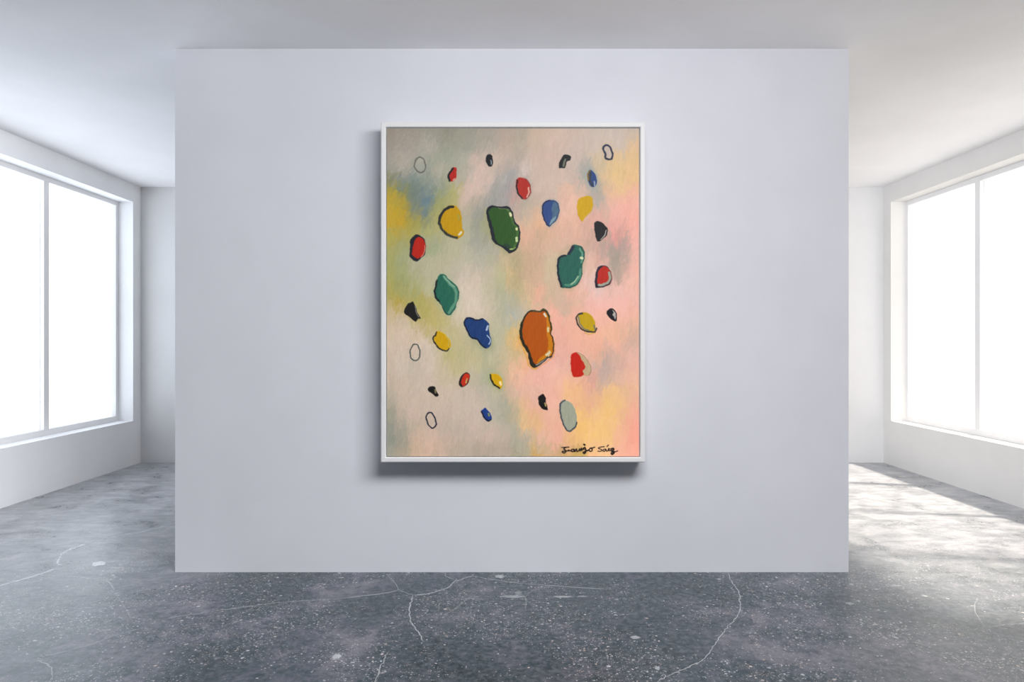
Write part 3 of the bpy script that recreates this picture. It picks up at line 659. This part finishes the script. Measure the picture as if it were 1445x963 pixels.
# --- small black bean
fill('F', (24,22,22), [(250,355),(265,380),(270,420),(282,460),(278,475),(240,465),(215,425),(212,380),(230,360)])
line('F', (172,152,95), 11, [(262,422),(266,442)])
# --- grey oval
fill('F', (158,162,144), [(410,398),(445,410),(475,440),(497,500),(503,560),(490,600),(455,630),(425,625),(395,570),(380,500),(372,440),(385,405)])
line('F', (132,136,120), 5, [(440,500),(445,560)], alpha=.6)
line('F', (68,78,88), 11, [(412,402),(380,425),(376,480),(392,555),(420,618),(452,632),(490,602),(500,570)])
# --- the signature
SG = (38,30,30)
def sig(w, *pts): line('S', SG, w*1.28, list(pts), soft=.35)
sig(15, (180,309),(255,306),(330,302))
sig(19, (262,310),(222,338),(258,368),(262,398),(232,422),(195,408),(200,388),(262,384),(330,368))
sig(15, (318,360),(322,384),(350,366),(362,384),(385,362))
sig(19, (425,345),(385,352),(378,384),(412,392),(438,350),(436,392),(460,388))
sig(19, (456,380),(480,340),(494,392),(520,380),(548,338),(552,382),(585,322),(588,372),(625,318),(632,352))
sig(24, (650,308),(668,350),(668,400),(640,432),(622,408),(690,378),(735,362))
sig(30, (636,250),(648,258))
sig(18, (760,330),(738,358),(756,388),(792,380),(800,345),(770,326)); sig(18, (760,322),(810,318),(852,304))
sig(15, (1045,294),(980,300),(925,325),(985,350),(1000,372),(960,388),(918,385))
sig(15, (1072,342),(1035,350),(1022,380),(1055,385),(1080,348),(1092,384),(1118,378))
sig(17, (1130,260),(1102,290))
sig(16, (1118,372),(1150,345),(1140,328),(1128,360),(1160,378),(1185,350))
sig(26, (1185,340),(1225,328),(1238,352),(1195,385),(1245,395),(1235,432),(1205,450),(1188,425))
sig(17, (1200,420),(1260,402),(1318,380))

# painting object
D_FACE = D_PANEL - 0.18           # front face of the frame
D_CANVAS = D_FACE + 0.016
def PXZ(px, py, d): return ((px-CX)*d/F, CAM_H+(CY-py)*d/F)
fx0, fz1 = PXZ(537.4, 172.2, D_FACE); fx1, fz0 = PXZ(910.4, 652.9, D_FACE)
ix0, iz1 = PXZ(544.2, 179.2, D_FACE); ix1, iz0 = PXZ(903.8, 645.8, D_FACE)
paint = empty('framed_painting', ((fx0+fx1)/2, D_PANEL, fz0))
tag(paint, 'large abstract canvas of coloured pebble shapes in a white frame on the partition wall', 'painting')
LX, LY, LZ = paint.location
def loft_frame():
    # mitred profile: (inset from outer edge 0..1 toward inner, depth y)
    b = 0.006
    wx = [ix0-fx0, fx1-ix1, iz0-fz0, fz1-iz1]
    prof = [(0,0,D_PANEL-0.022),(0,0,D_FACE+b*.7),(0,b,D_FACE),(1,-b*.8,D_FACE),(1,0,D_FACE+b*.6),(1,0,D_PANEL-0.022)]
    v = []; f = []
    for t, off, y in prof:
        ins = [wx[i]*t+off for i in range(4)]
        X0, X1, Z0, Z1 = fx0+ins[0], fx1-ins[1], fz0+ins[2], fz1-ins[3]
        v += [(X0-LX,y-LY,Z0-LZ),(X1-LX,y-LY,Z0-LZ),(X1-LX,y-LY,Z1-LZ),(X0-LX,y-LY,Z1-LZ)]
    n = len(prof)
    for k in range(n):
        k2 = (k+1) % n
        for i in range(4):
            j = (i+1) % 4
            f.append((k*4+i, k*4+j, k2*4+j, k2*4+i))
    me = bpy.data.meshes.new('frame'); me.from_pydata(v, [], f); me.update(); me.materials.append(M_PFRAME)
    import bmesh
    bm = bmesh.new(); bm.from_mesh(me); bmesh.ops.recalc_face_normals(bm, faces=bm.faces); bm.to_mesh(me); bm.free()
    o = bpy.data.objects.new('frame', me); C.objects.link(o); o.parent = paint
loft_frame()
MB().box(ix0-LX-.004, ix1-LX+.004, D_CANVAS+.006-LY, D_CANVAS+.026-LY, iz0-LZ-.004, iz1-LZ+.004).build('backing_board', M_BACKING, paint)
for zk in (fz1-.2, fz0+.15):
    MB().box(fx0+.2-LX, fx1-.2-LX, -.0215, 0, zk-LZ, zk+.05-LZ).build('hanging_batten', M_BACKING, paint)

def canvas():
    x0, z1 = PXZ(PX0, PY0, D_CANVAS); x1, z0 = PXZ(PX1, PY1, D_CANVAS)
    xs = np.linspace(x0, x1, NW)-LX; zs = np.linspace(z1, z0, NH)-LZ
    X, Z = np.meshgrid(xs, zs)
    h = HGT
    weave = 0.0
    Y = D_CANVAS-LY-0.0011*h+weave
    V = np.stack([X, Y, Z], -1).reshape(-1, 3)
    n0 = len(V)
    # rim pushed back to give the canvas its thickness
    idx = np.arange(NW*NH).reshape(NH, NW)
    q = np.stack([idx[:-1,:-1], idx[1:,:-1], idx[1:,1:], idx[:-1,1:]], -1).reshape(-1, 4)
    ring = np.concatenate([idx[0,:], idx[1:,-1], idx[-1,-2::-1], idx[-2:0:-1,0]])
    RV = V[ring].copy(); RV[:,1] = D_CANVAS+0.008-LY
    V = np.vstack([V, RV]); r2 = np.arange(len(ring))+n0
    side = np.stack([ring, np.roll(ring, -1), np.roll(r2, -1), r2], -1)
    Q = np.vstack([q, side]).astype(np.int32)
    me = bpy.data.meshes.new('canvas')
    me.vertices.add(len(V)); me.vertices.foreach_set('co', V.astype(np.float32).ravel())
    me.loops.add(Q.size); me.loops.foreach_set('vertex_index', Q.ravel())
    me.polygons.add(len(Q)); me.polygons.foreach_set('loop_start', np.arange(0, Q.size, 4, dtype=np.int32))
    me.polygons.foreach_set('loop_total', np.full(len(Q), 4, dtype=np.int32))
    sm = np.ones(len(Q), bool); sm[len(q):] = False
    me.polygons.foreach_set('use_smooth', sm)
    me.update(calc_edges=True); me.validate()
    lin = S2L(np.clip(IMG, 0, 255))*PAINT_GAIN*np.linspace(0.91, 1.10, NH)[:,None,None]  # top-to-bottom ramp in the colour offsets the key light's stronger top
    col = np.ones((len(V), 4), np.float32); col[:n0,:3] = lin.reshape(-1, 3); col[n0:,:3] = (0.5, 0.48, 0.44)
    a = me.attributes.new('pigment', 'FLOAT_COLOR', 'POINT'); a.data.foreach_set('color', col.ravel())
    m, nt, bs, out = new_mat('oil_paint_on_canvas')
    at = nt.nodes.new('ShaderNodeAttribute'); at.attribute_name = 'pigment'
    geo = nt.nodes.new('ShaderNodeNewGeometry')
    n = noise(nt, 90, 3, 0.6, geo.outputs['Position'])
    v = ramp(nt, n.outputs['Fac'], [(0.3, 0.97), (0.7, 1.03)])
    nt.links.new(mix(nt, 1.0, at.outputs['Color'], v, 'MULTIPLY'), bs.inputs['Base Color'])
    bs.inputs['Roughness'].default_value = 0.55; bs.inputs['Specular IOR Level'].default_value = 0.2
    me.materials.append(m)
    o = bpy.data.objects.new('canvas', me); C.objects.link(o); o.parent = paint
    o['label'] = 'painted canvas with bright pebble shapes on pastel ground, black signature lower right'
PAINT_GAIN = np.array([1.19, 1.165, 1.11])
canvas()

# ------------------------------------------------------------------ light
KEY = 8.9
W = bpy.data.worlds.new('daylight'); SC.world = W; W.use_nodes = True
nt = W.node_tree; bg = nt.nodes['Background']
tc = nt.nodes.new('ShaderNodeTexCoord'); sx = nt.nodes.new('ShaderNodeSeparateXYZ'); nt.links.new(tc.outputs['Generated'], sx.inputs[0])
mr = nt.nodes.new('ShaderNodeMapRange'); mr.inputs['From Min'].default_value = -0.8; mr.inputs['From Max'].default_value = 0.8
nt.links.new(sx.outputs['X'], mr.inputs['Value'])
c = ramp(nt, mr.outputs[0], [(0.0, (0.84, 0.925, 1.03)), (0.5, (0.74, 0.76, 0.78)), (1.0, (0.56, 0.515, 0.455))])
mz = nt.nodes.new('ShaderNodeMapRange'); nt.links.new(sx.outputs['Z'], mz.inputs['Value'])   # added boost below the horizon to lift light on the ceilings
mz.inputs['From Min'].default_value = -0.25; mz.inputs['From Max'].default_value = 0.08; mz.inputs['To Min'].default_value = 1.3; mz.inputs['To Max'].default_value = 0.9
nt.links.new(mix(nt, 1.0, c, mz.outputs[0], 'MULTIPLY'), bg.inputs['Color']); bg.inputs['Strength'].default_value = 2.6

def light(name, kind, energy, col, loc, direction, **kw):
    l = bpy.data.lights.new(name, kind); l.energy = energy; l.color = col
    for k, v in kw.items(): setattr(l, k, v)
    o = bpy.data.objects.new(name, l); C.objects.link(o); o.location = loc
    from mathutils import Vector
    o.rotation_euler = Vector(direction).to_track_quat('-Z', 'Y').to_euler()
    return o
light('sun', 'SUN', 8.6, (1.0, 0.88, 0.74), (8, -2, 8), (-1.0, 0.2, -1.3), angle=math.radians(4.5))
# added soft key light, out of view: brightens the partition, casts the painting's shadow
KEY_LOC = (1.0, 2.0, 3.15)
pl = light('added_key_light', 'AREA', KEY, (0.98, 0.98, 1.0), KEY_LOC, (-0.27, 0.85, -0.55), shape='RECTANGLE', size=2.4, size_y=0.9)
pl.data.use_nodes = True; lt = pl.data.node_tree
em = lt.nodes['Emission']; fo = lt.nodes.new('ShaderNodeLightFalloff'); fo.inputs['Strength'].default_value = 1.0
lt.links.new(fo.outputs['Constant'], em.inputs['Strength'])
for s, WIN_NEAR in ((-1, NEAR_L), (1, NEAR_R)):
    yy = (WIN_NEAR+WIN_FAR)/2
    p = light('window_portal', 'AREA', 1, (1,1,1), (s*(HALF_W+REVEAL+FD+0.05), yy, (WIN_Z0+WIN_Z1)/2), (-s, 0, 0), shape='RECTANGLE', size=WIN_Z1-WIN_Z0, size_y=WIN_FAR-WIN_NEAR)
    p.rotation_euler = (math.pi/2, 0, s*math.pi/2); p.data.size = WIN_FAR-WIN_NEAR; p.data.size_y = WIN_Z1-WIN_Z0
    p.data.cycles.is_portal = True

# ------------------------------------------------------------------ camera
cam = bpy.data.cameras.new('camera'); co = bpy.data.objects.new('camera', cam); C.objects.link(co)
co.location = (0, 0, CAM_H); co.rotation_euler = (math.pi/2, 0, 0)
cam.sensor_width = 36.0; cam.lens = 36.0*F/1445.0; cam.clip_start = 0.05
SC.camera = co
SC.view_settings.view_transform = 'Standard'
SC.view_settings.look = 'None'
SC.view_settings.exposure = 0.0
SC.cycles.max_bounces = 10; SC.cycles.diffuse_bounces = 6
